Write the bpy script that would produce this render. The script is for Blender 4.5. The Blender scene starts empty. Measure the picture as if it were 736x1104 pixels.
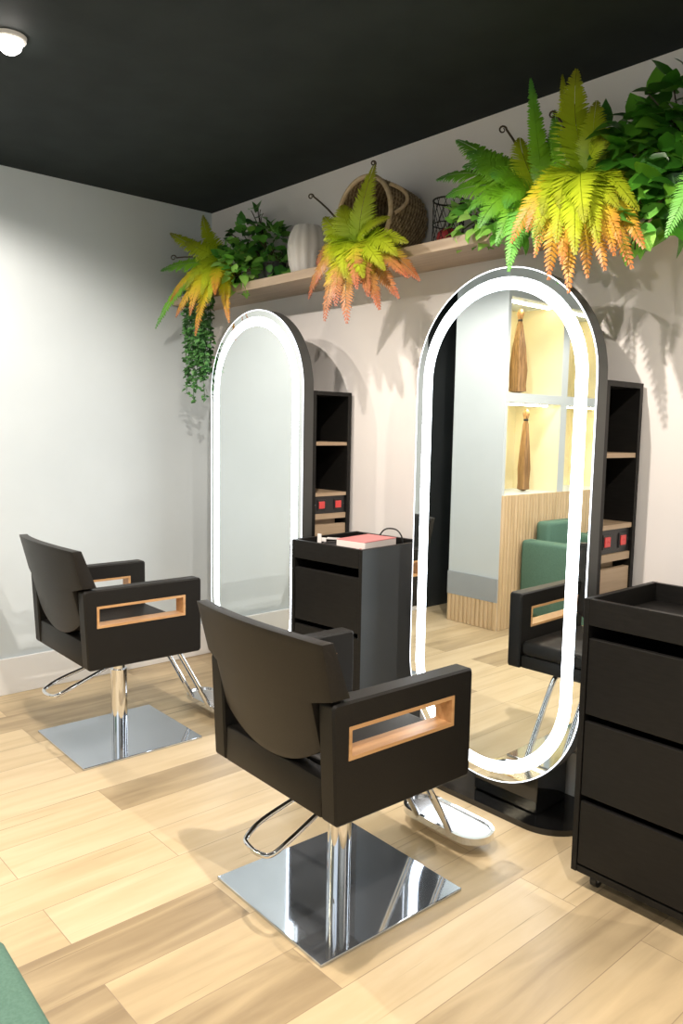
import bpy, bmesh, math, random
from mathutils import Vector, Matrix
random.seed(7)
S = bpy.context.scene
COL = S.collection
PI = math.pi

# ------------------------------------------------------------------ camera
CAM = Vector((4.059556, -2.585559, 1.40))
RGT = Vector((0.66722, 0.744648, 0.017796)); UPV = Vector((-0.09127, 0.058021, 0.994134)); FWD = Vector((-0.739248, 0.664931, -0.106677))
FPX = 841.37
cd = bpy.data.cameras.new('camera'); cam = bpy.data.objects.new('camera', cd); COL.objects.link(cam)
cd.sensor_fit = 'VERTICAL'; cd.sensor_height = 36.0; cd.lens = FPX / 1104 * 36.0
cd.clip_start = 0.05
m = Matrix((RGT, UPV, -FWD)).transposed().to_4x4(); m.translation = CAM
cam.matrix_world = m
S.camera = cam

# ------------------------------------------------------------------ world, exposure, room lights
S.view_settings.view_transform = 'Standard'; S.view_settings.look = 'None'
S.view_settings.gamma = 1.0; S.view_settings.use_curve_mapping = False
S.view_settings.exposure = 0.0
W = bpy.data.worlds.new('world'); S.world = W; W.use_nodes = True
W.node_tree.nodes['Background'].inputs[0].default_value = (0.9, 0.95, 1.0, 1)
W.node_tree.nodes['Background'].inputs[1].default_value = 0.03
S.cycles.max_bounces = 10; S.cycles.glossy_bounces = 6; S.cycles.diffuse_bounces = 5
S.cycles.use_denoising = True; S.cycles.sample_clamp_indirect = 6.0
SPOT_COL = (1.0, 0.89, 0.79)
LED_COL = (0.86, 0.93, 1.0); LED_STRENGTH = 7.0
# ceiling downlights: x, y, watts; the rear row is unseen, added as fill (each is built with its trim and lamp further down)
DOWNLIGHTS = [(1.334, -1.617, 95), (0.62, -1.60, 42), (2.62, -1.55, 150), (3.90, -1.60, 135),
              (1.45, -2.90, 62), (3.00, -3.30, 60), (4.55, -3.40, 50)]
def area(name, loc, rot, sx, sy, watts, col):
    d = bpy.data.lights.new(name, 'AREA'); d.shape = 'RECTANGLE'; d.size = sx; d.size_y = sy; d.energy = watts; d.color = col
    o = bpy.data.objects.new(name, d); COL.objects.link(o); o.location = loc; o.rotation_euler = rot
    return o
# daylight-white light arriving from the rest of the salon behind the photographer
area('salon_light', (3.3, -4.4, 1.9), (math.radians(78), 0, math.radians(20)), 2.6, 1.4, 14, (0.90, 0.95, 1.0))

# ------------------------------------------------------------------ helpers
def pt(u, v, y):
    """point at depth y on the sight line of photo pixel u, v (used to survey the place)"""
    d = RGT * ((u - 368) / FPX) - UPV * ((v - 552) / FPX) + FWD
    return CAM + d * ((y - CAM.y) / d.y)

def link(name, me, parent=None, loc=None):
    o = bpy.data.objects.new(name, me); COL.objects.link(o)
    if parent: o.parent = parent
    if loc: o.location = loc
    return o
def thing(name, label, cat, loc=(0, 0, 0), rotz=0, group=None):
    o = bpy.data.objects.new(name, None); COL.objects.link(o)
    o.empty_display_size = 0.1
    o.location = loc; o.rotation_euler = (0, 0, rotz); o['label'] = label; o['category'] = cat
    if group: o['group'] = group
    return o
def tag(o, label, cat, group=None):
    o['label'] = label; o['category'] = cat
    if group: o['group'] = group
    return o
def part(name, bm, mat, parent=None, smooth=False, loc=None, label=None):
    me = bpy.data.meshes.new(name); bmesh.ops.recalc_face_normals(bm, faces=bm.faces[:]); bm.to_mesh(me); bm.free()
    for mt in (mat if isinstance(mat, (list, tuple)) else [mat]): me.materials.append(mt)
    if smooth:
        for p in me.polygons: p.use_smooth = True
        if smooth != 'all':
            try: me.set_sharp_from_angle(angle=math.radians(40))
            except Exception: pass
    o = link(name, me, parent, loc)
    if label: o['label'] = label
    return o
def structure(name, bm, mat, label, cat, smooth=False):
    o = part(name, bm, mat, None, smooth); o['kind'] = 'structure'; tag(o, label, cat); return o

def box(bm, x0, x1, y0, y1, z0, z1, bev=0.0, seg=2, mi=0):
    r = bmesh.ops.create_cube(bm, size=1.0)
    vs = r['verts']
    for v in vs:
        v.co = Vector(((x0 + x1) / 2 + v.co.x * (x1 - x0), (y0 + y1) / 2 + v.co.y * (y1 - y0), (z0 + z1) / 2 + v.co.z * (z1 - z0)))
    fs = set(f for v in vs for f in v.link_faces)
    for f in fs: f.material_index = mi
    if bev > 0:
        es = list(set(e for v in vs for e in v.link_edges))
        g = bmesh.ops.bevel(bm, geom=es, offset=bev, segments=seg, profile=0.5, affect='EDGES', clamp_overlap=True)
        for f in g['faces']: f.material_index = mi
    return bm
def nb(): return bmesh.new()
def bx(*a, **k): return box(nb(), *a, **k)

def tube(bm, pts, r, n=10, closed=False, rfun=None, caps=True):
    pts = [Vector(p) for p in pts]; N = len(pts); rings = []
    prev = None
    for i, p in enumerate(pts):
        if closed: t = pts[(i + 1) % N] - pts[i - 1]
        else: t = pts[min(i + 1, N - 1)] - pts[max(i - 1, 0)]
        t.normalize()
        if prev is None:
            a = Vector((0, 0, 1)) if abs(t.z) < 0.9 else Vector((1, 0, 0))
            nrm = t.cross(a).normalized()
        else:
            nrm = (prev - t * prev.dot(t)).normalized()
        prev = nrm; b = t.cross(nrm)
        rr = rfun(i / (N - 1)) * r if rfun else r
        rings.append([bm.verts.new(p + (nrm * math.cos(2 * PI * k / n) + b * math.sin(2 * PI * k / n)) * rr) for k in range(n)])
    for i in range(N if closed else N - 1):
        A = rings[i]; B = rings[(i + 1) % N]
        if closed and i == N - 1:   # align twist
            off = min(range(n), key=lambda s: (B[s].co - A[0].co).length)
            B = B[off:] + B[:off]
        for k in range(n): bm.faces.new((A[k], A[(k + 1) % n], B[(k + 1) % n], B[k]))
    if not closed and caps:
        bm.faces.new(rings[0][::-1]); bm.faces.new(rings[-1])
    return bm
def lathe(bm, prof, n=32, cx=0, cy=0, rfun=None):
    rings = []
    for r, z in prof:
        rings.append([bm.verts.new((cx + r * (rfun(k, n) if rfun else 1) * math.cos(2 * PI * k / n), cy + r * (rfun(k, n) if rfun else 1) * math.sin(2 * PI * k / n), z)) for k in range(n)])
    for A, B in zip(rings, rings[1:]):
        for k in range(n): bm.faces.new((A[k], A[(k + 1) % n], B[(k + 1) % n], B[k]))
    if prof[0][0] > 1e-5: bm.faces.new(rings[0][::-1])
    if prof[-1][0] > 1e-5: bm.faces.new(rings[-1])
    return bm
def smooth_path(pts, k=6, closed=False):
    """Catmull-Rom through the points"""
    P = [Vector(p) for p in pts]; out = []; N = len(P)
    rng = range(N) if closed else range(N - 1)
    for i in rng:
        p0 = P[(i - 1) % N] if closed or i > 0 else P[0]; p1 = P[i]; p2 = P[(i + 1) % N]
        p3 = P[(i + 2) % N] if closed or i + 2 < N else P[-1]
        for s in range(k):
            t = s / k
            out.append(0.5 * ((2 * p1) + (p2 - p0) * t + (2 * p0 - 5 * p1 + 4 * p2 - p3) * t * t + (3 * p1 - p0 - 3 * p2 + p3) * t ** 3))
    if not closed: out.append(P[-1])
    return out
def prism(bm, outline, y0, y1, axis='y', mi=0):
    """extrude a closed 2-D outline: axis y -> (x,z) outline, axis z -> (x,y) outline"""
    def mk(a, b, h): return (a, h, b) if axis == 'y' else ((a, b, h) if axis == 'z' else (h, a, b))
    A = [bm.verts.new(mk(a, b, y0)) for a, b in outline]; B = [bm.verts.new(mk(a, b, y1)) for a, b in outline]
    n = len(outline); fs = [bm.faces.new(A), bm.faces.new(B[::-1])]
    for k in range(n): fs.append(bm.faces.new((A[k], B[k], B[(k + 1) % n], A[(k + 1) % n])))
    for f in fs: f.material_index = mi
    return bm
def stadium(r, z0, z1, cx=0.0, n=40, horizontal=False):
    pts = [(cx + r * math.cos(PI * k / n), z1 + r * math.sin(PI * k / n)) for k in range(n + 1)]
    pts += [(cx + r * math.cos(PI + PI * k / n), z0 + r * math.sin(PI + PI * k / n)) for k in range(n + 1)]
    return [(b, a) for a, b in pts] if horizontal else pts
def ring(bm, out, inn, y0, y1):
    n = len(out)
    Q = [[bm.verts.new((a, y, b)) for a, b in o] for y in (y0, y1) for o in (out, inn)]
    oF, iF, oB, iB = Q
    for k in range(n):
        j = (k + 1) % n
        bm.faces.new((oF[k], oF[j], iF[j], iF[k])); bm.faces.new((oB[k], iB[k], iB[j], oB[j]))
        bm.faces.new((oF[k], oB[k], oB[j], oF[j])); bm.faces.new((iF[k], iF[j], iB[j], iB[k]))
    return bm

# ------------------------------------------------------------------ materials
def mat(name, col=(0.8, 0.8, 0.8), rough=0.5, metal=0.0, spec=0.5, emit=None, estr=0.0):
    M = bpy.data.materials.new(name); M.use_nodes = True
    b = M.node_tree.nodes['Principled BSDF']
    b.inputs['Base Color'].default_value = (*col, 1); b.inputs['Roughness'].default_value = rough
    b.inputs['Metallic'].default_value = metal; b.inputs['Specular IOR Level'].default_value = spec
    if emit: b.inputs['Emission Color'].default_value = (*emit, 1); b.inputs['Emission Strength'].default_value = estr
    return M
def N(M, t): return M.node_tree.nodes.new(t)
def L(M, a, b): M.node_tree.links.new(a, b)
def bsdf(M): return M.node_tree.nodes['Principled BSDF']
def coords(M, scale=(1, 1, 1), kind='Object', loc=(0, 0, 0)):
    tc = N(M, 'ShaderNodeTexCoord'); mp = N(M, 'ShaderNodeMapping')
    mp.inputs['Scale'].default_value = scale; mp.inputs['Location'].default_value = loc
    L(M, tc.outputs[kind], mp.inputs[0]); return mp.outputs[0]
def ramp(M, fac, stops):
    r = N(M, 'ShaderNodeValToRGB'); e = r.color_ramp.elements
    e[0].position, e[0].color = stops[0][0], (*stops[0][1], 1); e[1].position, e[1].color = stops[-1][0], (*stops[-1][1], 1)
    for p, c in stops[1:-1]:
        x = e.new(p); x.color = (*c, 1)
    if fac is not None: L(M, fac, r.inputs[0])
    return r.outputs[0]
def noisy(M, c1, c2, scale=(1, 1, 1), ns=5.0, detail=4.0, bump=0.0, dist=0.002, lo=0.35, hi=0.65, kind='Object'):
    v = coords(M, scale, kind); n = N(M, 'ShaderNodeTexNoise'); n.inputs['Scale'].default_value = ns; n.inputs['Detail'].default_value = detail
    L(M, v, n.inputs['Vector'])
    L(M, ramp(M, n.outputs[0], [(lo, c1), (hi, c2)]), bsdf(M).inputs['Base Color'])
    if bump:
        b = N(M, 'ShaderNodeBump'); b.inputs['Strength'].default_value = bump; b.inputs['Distance'].default_value = dist
        L(M, n.outputs[0], b.inputs['Height']); L(M, b.outputs[0], bsdf(M).inputs['Normal'])
    return M

paint = noisy(mat('wall_paint', rough=0.7, spec=0.25), (0.69, 0.665, 0.64), (0.72, 0.695, 0.67), ns=2.0)
paint_cool_lit = noisy(mat('wall_paint_cool_lit', rough=0.6, spec=0.3), (0.545, 0.605, 0.63), (0.575, 0.635, 0.66), ns=2.0)  # wall paint with the cool light of the mirrors put into its colour
white_trim = noisy(mat('white_trim', rough=0.45), (0.76, 0.76, 0.75), (0.80, 0.80, 0.79), ns=3)
ceil_m = noisy(mat('black_ceiling_paint', rough=0.75, spec=0.2), (0.013, 0.018, 0.018), (0.018, 0.024, 0.024), ns=6, bump=0.2)
passage_dark = noisy(mat('dark_passage_tone', rough=0.6), (0.022, 0.026, 0.028), (0.03, 0.034, 0.036), ns=3)  # darkness of the passage put into the wall colour
grey_paint = noisy(mat('grey_paint', rough=0.55), (0.30, 0.335, 0.36), (0.33, 0.365, 0.39), ns=3)
cream = noisy(mat('cream_paint', rough=0.6), (0.78, 0.70, 0.46), (0.80, 0.73, 0.50), ns=3)

def wood(name, a, b, c, grain=(1, 14, 14), ns=3.0, rough=0.45):
    M = mat(name, rough=rough); v = coords(M, grain); n = N(M, 'ShaderNodeTexNoise'); n.inputs['Scale'].default_value = ns
    n.inputs['Detail'].default_value = 6; n.inputs['Distortion'].default_value = 0.4
    L(M, v, n.inputs['Vector'])
    L(M, ramp(M, n.outputs[0], [(0.3, a), (0.5, b), (0.7, c)]), bsdf(M).inputs['Base Color'])
    bp = N(M, 'ShaderNodeBump'); bp.inputs['Strength'].default_value = 0.15; bp.inputs['Distance'].default_value = 0.002
    L(M, n.outputs[0], bp.inputs['Height']); L(M, bp.outputs[0], bsdf(M).inputs['Normal'])
    return M
oak_shelf = wood('pale_oak_laminate', (0.40, 0.305, 0.215), (0.46, 0.36, 0.26), (0.51, 0.41, 0.305))
oak_inner = wood('oak_laminate', (0.38, 0.27, 0.17), (0.46, 0.34, 0.22), (0.52, 0.39, 0.26), grain=(14, 1, 14))
oak_slot = wood('varnished_oak_lining', (0.50, 0.27, 0.11), (0.60, 0.34, 0.15), (0.66, 0.40, 0.19), grain=(14, 1, 14), rough=0.3)
oak_ribs = wood('ribbed_oak', (0.52, 0.38, 0.22), (0.60, 0.45, 0.27), (0.66, 0.50, 0.32), grain=(10, 10, 0.8))

def floor_material():
    M = mat('oak_plank_floor', rough=0.35, spec=0.45)
    tc = N(M, 'ShaderNodeTexCoord'); sp = N(M, 'ShaderNodeSeparateXYZ'); L(M, tc.outputs['Object'], sp.inputs[0])
    sx = N(M, 'ShaderNodeMath'); sx.operation = 'ADD'; sx.inputs[1].default_value = 10.08; L(M, sp.outputs[0], sx.inputs[0])
    sy = N(M, 'ShaderNodeMath'); sy.operation = 'ADD'; sy.inputs[1].default_value = 20.55; L(M, sp.outputs[1], sy.inputs[0])
    cb = N(M, 'ShaderNodeCombineXYZ'); L(M, sy.outputs[0], cb.inputs[0]); L(M, sx.outputs[0], cb.inputs[1])
    br = N(M, 'ShaderNodeTexBrick'); L(M, cb.outputs[0], br.inputs['Vector'])
    br.inputs['Color1'].default_value = (0, 0, 0, 1); br.inputs['Color2'].default_value = (1, 1, 1, 1); br.inputs['Mortar'].default_value = (0.5, 0.5, 0.5, 1)
    br.inputs['Scale'].default_value = 1.0; br.inputs['Brick Width'].default_value = 1.2; br.inputs['Row Height'].default_value = 0.2
    br.inputs['Mortar Size'].default_value = 0.0012; br.inputs['Mortar Smooth'].default_value = 0.2; br.offset = 0.37; br.offset_frequency = 2
    # plank random value shifts the grain of every plank
    rv = N(M, 'ShaderNodeSeparateColor'); L(M, br.outputs['Color'], rv.inputs[0])
    mp = N(M, 'ShaderNodeVectorMath'); mp.operation = 'MULTIPLY'; mp.inputs[1].default_value = (1.1, 9, 1); L(M, cb.outputs[0], mp.inputs[0])
    cz = N(M, 'ShaderNodeCombineXYZ'); ml = N(M, 'ShaderNodeMath'); ml.operation = 'MULTIPLY'; ml.inputs[1].default_value = 37; L(M, rv.outputs[0], ml.inputs[0])
    L(M, ml.outputs[0], cz.inputs[2]); ad = N(M, 'ShaderNodeVectorMath'); L(M, mp.outputs[0], ad.inputs[0]); L(M, cz.outputs[0], ad.inputs[1])
    n1 = N(M, 'ShaderNodeTexNoise'); n1.inputs['Scale'].default_value = 1.6; n1.inputs['Detail'].default_value = 7; n1.inputs['Distortion'].default_value = 0.6
    L(M, ad.outputs[0], n1.inputs['Vector'])
    mx = N(M, 'ShaderNodeMath'); mx.operation = 'MULTIPLY_ADD'; mx.inputs[1].default_value = 0.42; L(M, rv.outputs[0], mx.inputs[0])
    m2 = N(M, 'ShaderNodeMath'); m2.operation = 'MULTIPLY'; m2.inputs[1].default_value = 0.62; L(M, n1.outputs[0], m2.inputs[0]); L(M, m2.outputs[0], mx.inputs[2])
    tone = ramp(M, mx.outputs[0], [(0.24, (0.29, 0.215, 0.125)), (0.40, (0.43, 0.33, 0.195)), (0.58, (0.57, 0.445, 0.265)), (0.80, (0.67, 0.545, 0.355))])
    # small dark cracks and knots
    v3 = N(M, 'ShaderNodeVectorMath'); v3.operation = 'MULTIPLY'; v3.inputs[1].default_value = (2.2, 15, 1); L(M, ad.outputs[0], v3.inputs[0])
    n2 = N(M, 'ShaderNodeTexNoise'); n2.inputs['Scale'].default_value = 0.55; n2.inputs['Detail'].default_value = 3; L(M, v3.outputs[0], n2.inputs['Vector'])
    knot = ramp(M, n2.outputs[0], [(0.22, (0.45, 0.42, 0.38)), (0.31, (1, 1, 1))])
    mk = N(M, 'ShaderNodeMix'); mk.data_type = 'RGBA'; mk.blend_type = 'MULTIPLY'; mk.inputs[0].default_value = 1.0
    L(M, tone, mk.inputs[6]); L(M, knot, mk.inputs[7])
    mm = N(M, 'ShaderNodeMix'); mm.data_type = 'RGBA'; mm.inputs[7].default_value = (0.30, 0.22, 0.14, 1)
    L(M, br.outputs['Fac'], mm.inputs[0]); L(M, mk.outputs[2], mm.inputs[6])
    L(M, mm.outputs[2], bsdf(M).inputs['Base Color'])
    bp = N(M, 'ShaderNodeBump'); bp.inputs['Strength'].default_value = 0.25; bp.inputs['Distance'].default_value = 0.001; bp.invert = True
    L(M, br.outputs['Fac'], bp.inputs['Height']); L(M, bp.outputs[0], bsdf(M).inputs['Normal'])
    return M
floor_m = floor_material()

leather = noisy(mat('black_leatherette', rough=0.5, spec=0.28), (0.0085, 0.0075, 0.006), (0.012, 0.0105, 0.0085), ns=260, detail=2, bump=0.25, dist=0.0006)
leather_back = noisy(mat('black_leatherette_back', rough=0.46, spec=0.35), (0.010, 0.0082, 0.0062), (0.014, 0.0115, 0.009), ns=240, detail=2, bump=0.25, dist=0.0006)
chrome = mat('chrome', (0.80, 0.81, 0.83), 0.05, 1.0)
steel = mat('polished_steel_plate', (0.56, 0.61, 0.68), 0.05, 0.88)
alu = noisy(mat('ribbed_aluminium', rough=0.22, metal=1.0), (0.78, 0.78, 0.80), (0.88, 0.88, 0.90), scale=(60, 1, 1), ns=3)
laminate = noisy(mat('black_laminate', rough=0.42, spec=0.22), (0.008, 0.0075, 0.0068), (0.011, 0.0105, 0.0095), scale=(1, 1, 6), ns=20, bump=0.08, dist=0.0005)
laminate_side_lit = noisy(mat('black_laminate_side_lit', rough=0.36, spec=0.4), (0.070, 0.080, 0.087), (0.078, 0.088, 0.095), ns=4)  # paler bluish copy of the black laminate, band light put into its colour
laminate_in = mat('black_laminate_inside', (0.008, 0.008, 0.008), 0.6)
gloss_black = mat('black_gloss', (0.006, 0.006, 0.006), 0.07, 0, 0.6)
frame_m = mat('dark_grey_frame', (0.06, 0.063, 0.061), 0.45)
mirror_m = mat('mirror_silver', (0.86, 0.90, 0.90), 0.0, 1.0)
led_m = mat('led_diffuser', (0.9, 0.9, 0.9), 0.4, emit=LED_COL, estr=LED_STRENGTH)
led_edge_m = mat('led_edge_glow', (0.9, 0.9, 0.9), 0.4, emit=(0.78, 0.88, 1.0), estr=2.2)
warm_led = mat('warm_led_strip', (0.9, 0.9, 0.9), 0.4, emit=(1.0, 0.86, 0.60), estr=48)
lamp_m = mat('lamp_disc', (1, 1, 1), 0.4, emit=(1.0, 0.93, 0.86), estr=30)
lamp_trim = mat('lamp_trim_white', (0.75, 0.74, 0.72), 0.4)
red_socket = mat('red_socket_plastic', (0.75, 0.07, 0.07), 0.35)
black_plastic = mat('black_plastic', (0.015, 0.015, 0.016), 0.35)
grey_plastic = mat('grey_plastic', (0.25, 0.25, 0.25), 0.4)
white_plastic = mat('white_plastic', (0.78, 0.76, 0.74), 0.35)
green_fabric = noisy(mat('green_upholstery', rough=0.75, spec=0.3), (0.075, 0.155, 0.115), (0.095, 0.185, 0.14), ns=180, bump=0.2, dist=0.0006)
card_white = mat('white_card', (0.80, 0.74, 0.70), 0.5)
card_pink = mat('pink_card', (0.70, 0.24, 0.24), 0.45)
red_m = mat('dark_red_cloth', (0.28, 0.015, 0.02), 0.6)
wire_m = mat('black_wire', (0.03, 0.028, 0.026), 0.4, 0.6)
ceramic = noisy(mat('matt_white_ceramic', rough=0.5), (0.80, 0.77, 0.72), (0.85, 0.82, 0.78), ns=8)
pot_m = mat('charcoal_pot', (0.03, 0.03, 0.03), 0.6)
hair_m = noisy(mat('brown_hair', rough=0.35), (0.16, 0.085, 0.03), (0.36, 0.21, 0.09), scale=(60, 60, 1), ns=2)
rope_m = noisy(mat('pale_palm_rope', rough=0.7), (0.46, 0.34, 0.20), (0.58, 0.45, 0.29), scale=(1, 1, 1), ns=60)

def weave_material():
    M = mat('woven_grass', rough=0.75)
    tc = N(M, 'ShaderNodeTexCoord'); at = N(M, 'ShaderNodeAttribute'); at.attribute_name = 'weave'
    n = N(M, 'ShaderNodeTexNoise'); n.inputs['Scale'].default_value = 55; n.inputs['Detail'].default_value = 3; L(M, tc.outputs['Object'], n.inputs['Vector'])
    ad = N(M, 'ShaderNodeMath'); ad.operation = 'MULTIPLY_ADD'; ad.inputs[1].default_value = 0.7; L(M, n.outputs[0], ad.inputs[0]); 
    m2 = N(M, 'ShaderNodeMath'); m2.operation = 'MULTIPLY'; m2.inputs[1].default_value = 0.5; L(M, at.outputs['Fac'], m2.inputs[0]); L(M, m2.outputs[0], ad.inputs[2])
    L(M, ramp(M, ad.outputs[0], [(0.25, (0.035, 0.022, 0.010)), (0.5, (0.16, 0.105, 0.05)), (0.8, (0.42, 0.32, 0.19))]), bsdf(M).inputs['Base Color'])
    return M
weave_m = weave_material()

def leaf_material(name, stops, rough=0.45, transl=0.25, vein=0.25):
    """leaf colour runs from the stem to the tip of the frond (attribute 't' is the place along it)"""
    M = mat(name, rough=rough, spec=0.4)
    at = N(M, 'ShaderNodeAttribute'); at.attribute_name = 't'
    tc = N(M, 'ShaderNodeTexCoord'); n = N(M, 'ShaderNodeTexNoise'); n.inputs['Scale'].default_value = 22; n.inputs['Detail'].default_value = 3
    L(M, tc.outputs['Object'], n.inputs['Vector'])
    a = N(M, 'ShaderNodeMath'); a.operation = 'MULTIPLY_ADD'; a.inputs[1].default_value = vein; L(M, n.outputs[0], a.inputs[0])
    s = N(M, 'ShaderNodeMath'); s.operation = 'SUBTRACT'; s.inputs[1].default_value = vein * 0.5; L(M, at.outputs['Fac'], s.inputs[0]); L(M, s.outputs[0], a.inputs[2])
    c = ramp(M, a.outputs[0], stops)
    L(M, c, bsdf(M).inputs['Base Color'])
    tr = N(M, 'ShaderNodeBsdfTranslucent'); L(M, c, tr.inputs['Color'])
    mx = N(M, 'ShaderNodeMixShader'); mx.inputs[0].default_value = transl
    out = M.node_tree.nodes['Material Output']
    L(M, bsdf(M).outputs[0], mx.inputs[1]); L(M, tr.outputs[0], mx.inputs[2]); L(M, mx.outputs[0], out.inputs['Surface'])
    return M
fern_autumn = leaf_material('fern_autumn', [(0.0, (0.16, 0.32, 0.01)), (0.25, (0.44, 0.56, 0.012)), (0.6, (0.66, 0.60, 0.025)), (0.84, (0.56, 0.33, 0.035)), (1.0, (0.42, 0.15, 0.035))])
fern_rust = leaf_material('fern_rust', [(0.0, (0.18, 0.34, 0.01)), (0.3, (0.48, 0.62, 0.015)), (0.58, (0.58, 0.56, 0.03)), (0.74, (0.42, 0.21, 0.055)), (1.0, (0.33, 0.095, 0.045))])
fern_yellow = leaf_material('fern_yellow_green', [(0.0, (0.16, 0.32, 0.01)), (0.4, (0.42, 0.56, 0.015)), (0.8, (0.40, 0.48, 0.02)), (1.0, (0.26, 0.28, 0.02))])
fern_green = leaf_material('fern_green', [(0.0, (0.16, 0.38, 0.015)), (0.4, (0.24, 0.54, 0.02)), (0.75, (0.18, 0.46, 0.035)), (1.0, (0.10, 0.32, 0.05))])
fern_mint = leaf_material('fern_fresh_green', [(0.0, (0.14, 0.40, 0.03)), (0.5, (0.22, 0.58, 0.10)), (1.0, (0.18, 0.52, 0.10))])
ivy_m = leaf_material('ivy_leaf', [(0.0, (0.03, 0.13, 0.022)), (0.5, (0.08, 0.27, 0.035)), (1.0, (0.20, 0.45, 0.07))], rough=0.32, transl=0.15)
ivy_light = leaf_material('ivy_light_leaf', [(0.0, (0.10, 0.34, 0.05)), (0.5, (0.24, 0.58, 0.08)), (1.0, (0.44, 0.72, 0.18))], rough=0.35, transl=0.2)
pothos_m = leaf_material('pothos_leaf', [(0.0, (0.025, 0.11, 0.012)), (0.5, (0.06, 0.24, 0.02)), (1.0, (0.17, 0.42, 0.035))], rough=0.3, transl=0.15)
trail_m = leaf_material('trailing_leaf', [(0.0, (0.03, 0.10, 0.028)), (0.5, (0.06, 0.18, 0.045)), (1.0, (0.11, 0.27, 0.08))], rough=0.4, transl=0.1)
stem_m = mat('brown_stem', (0.05, 0.035, 0.015), 0.6)

# ------------------------------------------------------------------ the room
H = 2.6415; XR = 5.6; YB = -4.7
structure('floor', bx(-0.1, XR, YB, 0.1, -0.06, 0.0), floor_m, 'pale oak plank floor running towards the mirrors', 'floor')
structure('ceiling', bx(-0.1, XR, YB, 0.1, H, H + 0.06), ceil_m, 'matt black ceiling over the whole salon', 'ceiling')
structure('wall_back', bx(0, XR, 0, 0.1, 0, H), paint, 'pale warm wall behind the mirrors and the shelf', 'wall')
structure('wall_left', bx(-0.1, 0, -2.56, 0.1, 0, H), paint_cool_lit, 'pale wall beside the far styling chair', 'wall')
structure('wall_corridor', bx(-0.1, 0.0, YB, -2.56, 0, H), passage_dark, 'wall coloured dark for the gloom of the passage seen in the mirror', 'wall')
structure('wall_right', bx(XR, XR + 0.1, YB, 0.1, 0, H), paint_cool_lit, 'pale wall at the right end of the salon', 'wall')
structure('wall_rear', bx(-0.1, XR + 0.1, YB - 0.1, YB, 0, H), paint_cool_lit, 'pale wall behind the photographer', 'wall')
def skirting(bm, x0, x1, y0, y1, h=0.19):
    box(bm, x0, x1, y0, y1, 0, h, 0.003); return bm
structure('baseboard_left', skirting(nb(), 0, 0.016, -2.56, -0.001), white_trim, 'white skirting along the left wall', 'baseboard')
structure('baseboard_back', skirting(nb(), 0.016, XR, -0.016, 0), white_trim, 'white skirting along the wall behind the mirrors', 'baseboard')

# partition seen in the mirror: its end faces the mirrors, its long side holds lit niches above a ribbed oak front
PX0, PX1, PY = 0.35, 0.80, -2.47
bm = nb()
box(bm, PX0, PX1, PY - 0.03, PY, 0, H)                       # end panel
box(bm, PX0, PX0 + 0.05, YB, PY - 0.03, 0, H)                # back
for (z0, z1) in ((0, 0.955), (1.60, 1.665), (2.31, H)): box(bm, PX0 + 0.05, PX1, YB, PY - 0.03, z0, z1)
for y1 in (-3.15, -3.92):
    for z0, z1 in ((0.955, 1.60), (1.665, 2.31)): box(bm, PX0 + 0.05, PX1, y1 - 0.08, y1, z0, z1)
structure('wall_partition', bm, paint_cool_lit, 'pale partition wall with lit niches seen in the near mirror', 'wall')
bm = nb()
for (y1, y0) in ((-2.50, -3.15), (-3.23, -3.92), (-4.00, YB)):
    for z0, z1 in ((0.955, 1.60), (1.665, 2.31)):
        box(bm, PX0 + 0.05, PX0 + 0.056, y0, y1, z0, z1)
        box(bm, PX0 + 0.056, PX1 - 0.002, y1 - 0.005, y1, z0, z1); box(bm, PX0 + 0.056, PX1 - 0.002, y0, y0 + 0.005, z0, z1)
structure('trim_1', bm, cream, 'cream lining inside the lit niches of the partition', 'trim')
bm = nb()
def ribs_y(bm, x, y0, y1, z0, z1, w=0.036):      # half-round ribs on a face looking to +x
    n = int((y1 - y0) / w); w = (y1 - y0) / n; out = [(x, y0)]
    for k in range(n):
        for s in range(0, 7):
            a = PI * s / 6; out.append((x + 0.004 + 0.012 * math.sin(a), y0 + w * (k + 0.5) - 0.46 * w * math.cos(a)))
    out.append((x, y1)); prism(bm, out, z0, z1, 'z')
ribs_y(bm, PX1, YB + 0.01, PY - 0.002, 0.002, 0.955)
structure('trim_2', bm, oak_ribs, 'ribbed oak front under the lit niches', 'trim')
bm = nb(); n = 12; w = (PX1 - PX0) / n; out = [(PX0, PY)]
for k in range(n):
    for s in range(7):
        a = PI * s / 6; out.append((PX0 + w * (k + 0.5) - 0.46 * w * math.cos(a), PY + 0.004 + 0.010 * math.sin(a)))
out.append((PX1, PY)); prism(bm, out, 0.002, 0.20, 'z')
structure('trim_3', bm, oak_ribs, 'ribbed oak plinth at the end of the partition', 'trim')
structure('trim_4', bx(PX0, PX1, PY, PY + 0.012, 0.20, 0.37, 0.002), grey_paint, 'grey band above the oak plinth of the partition', 'trim')

# ------------------------------------------------------------------ wall shelf
SZ0, SZ1, SY = 2.080, 2.122, -0.27
sh = thing('wall_shelf', 'long pale oak shelf above the mirrors carrying the plants', 'shelf', (2.2, 0, SZ0))
part('board', bx(-2.199, 2.6, SY, 0, 0, SZ1 - SZ0, 0.002), oak_shelf, sh)

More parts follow.
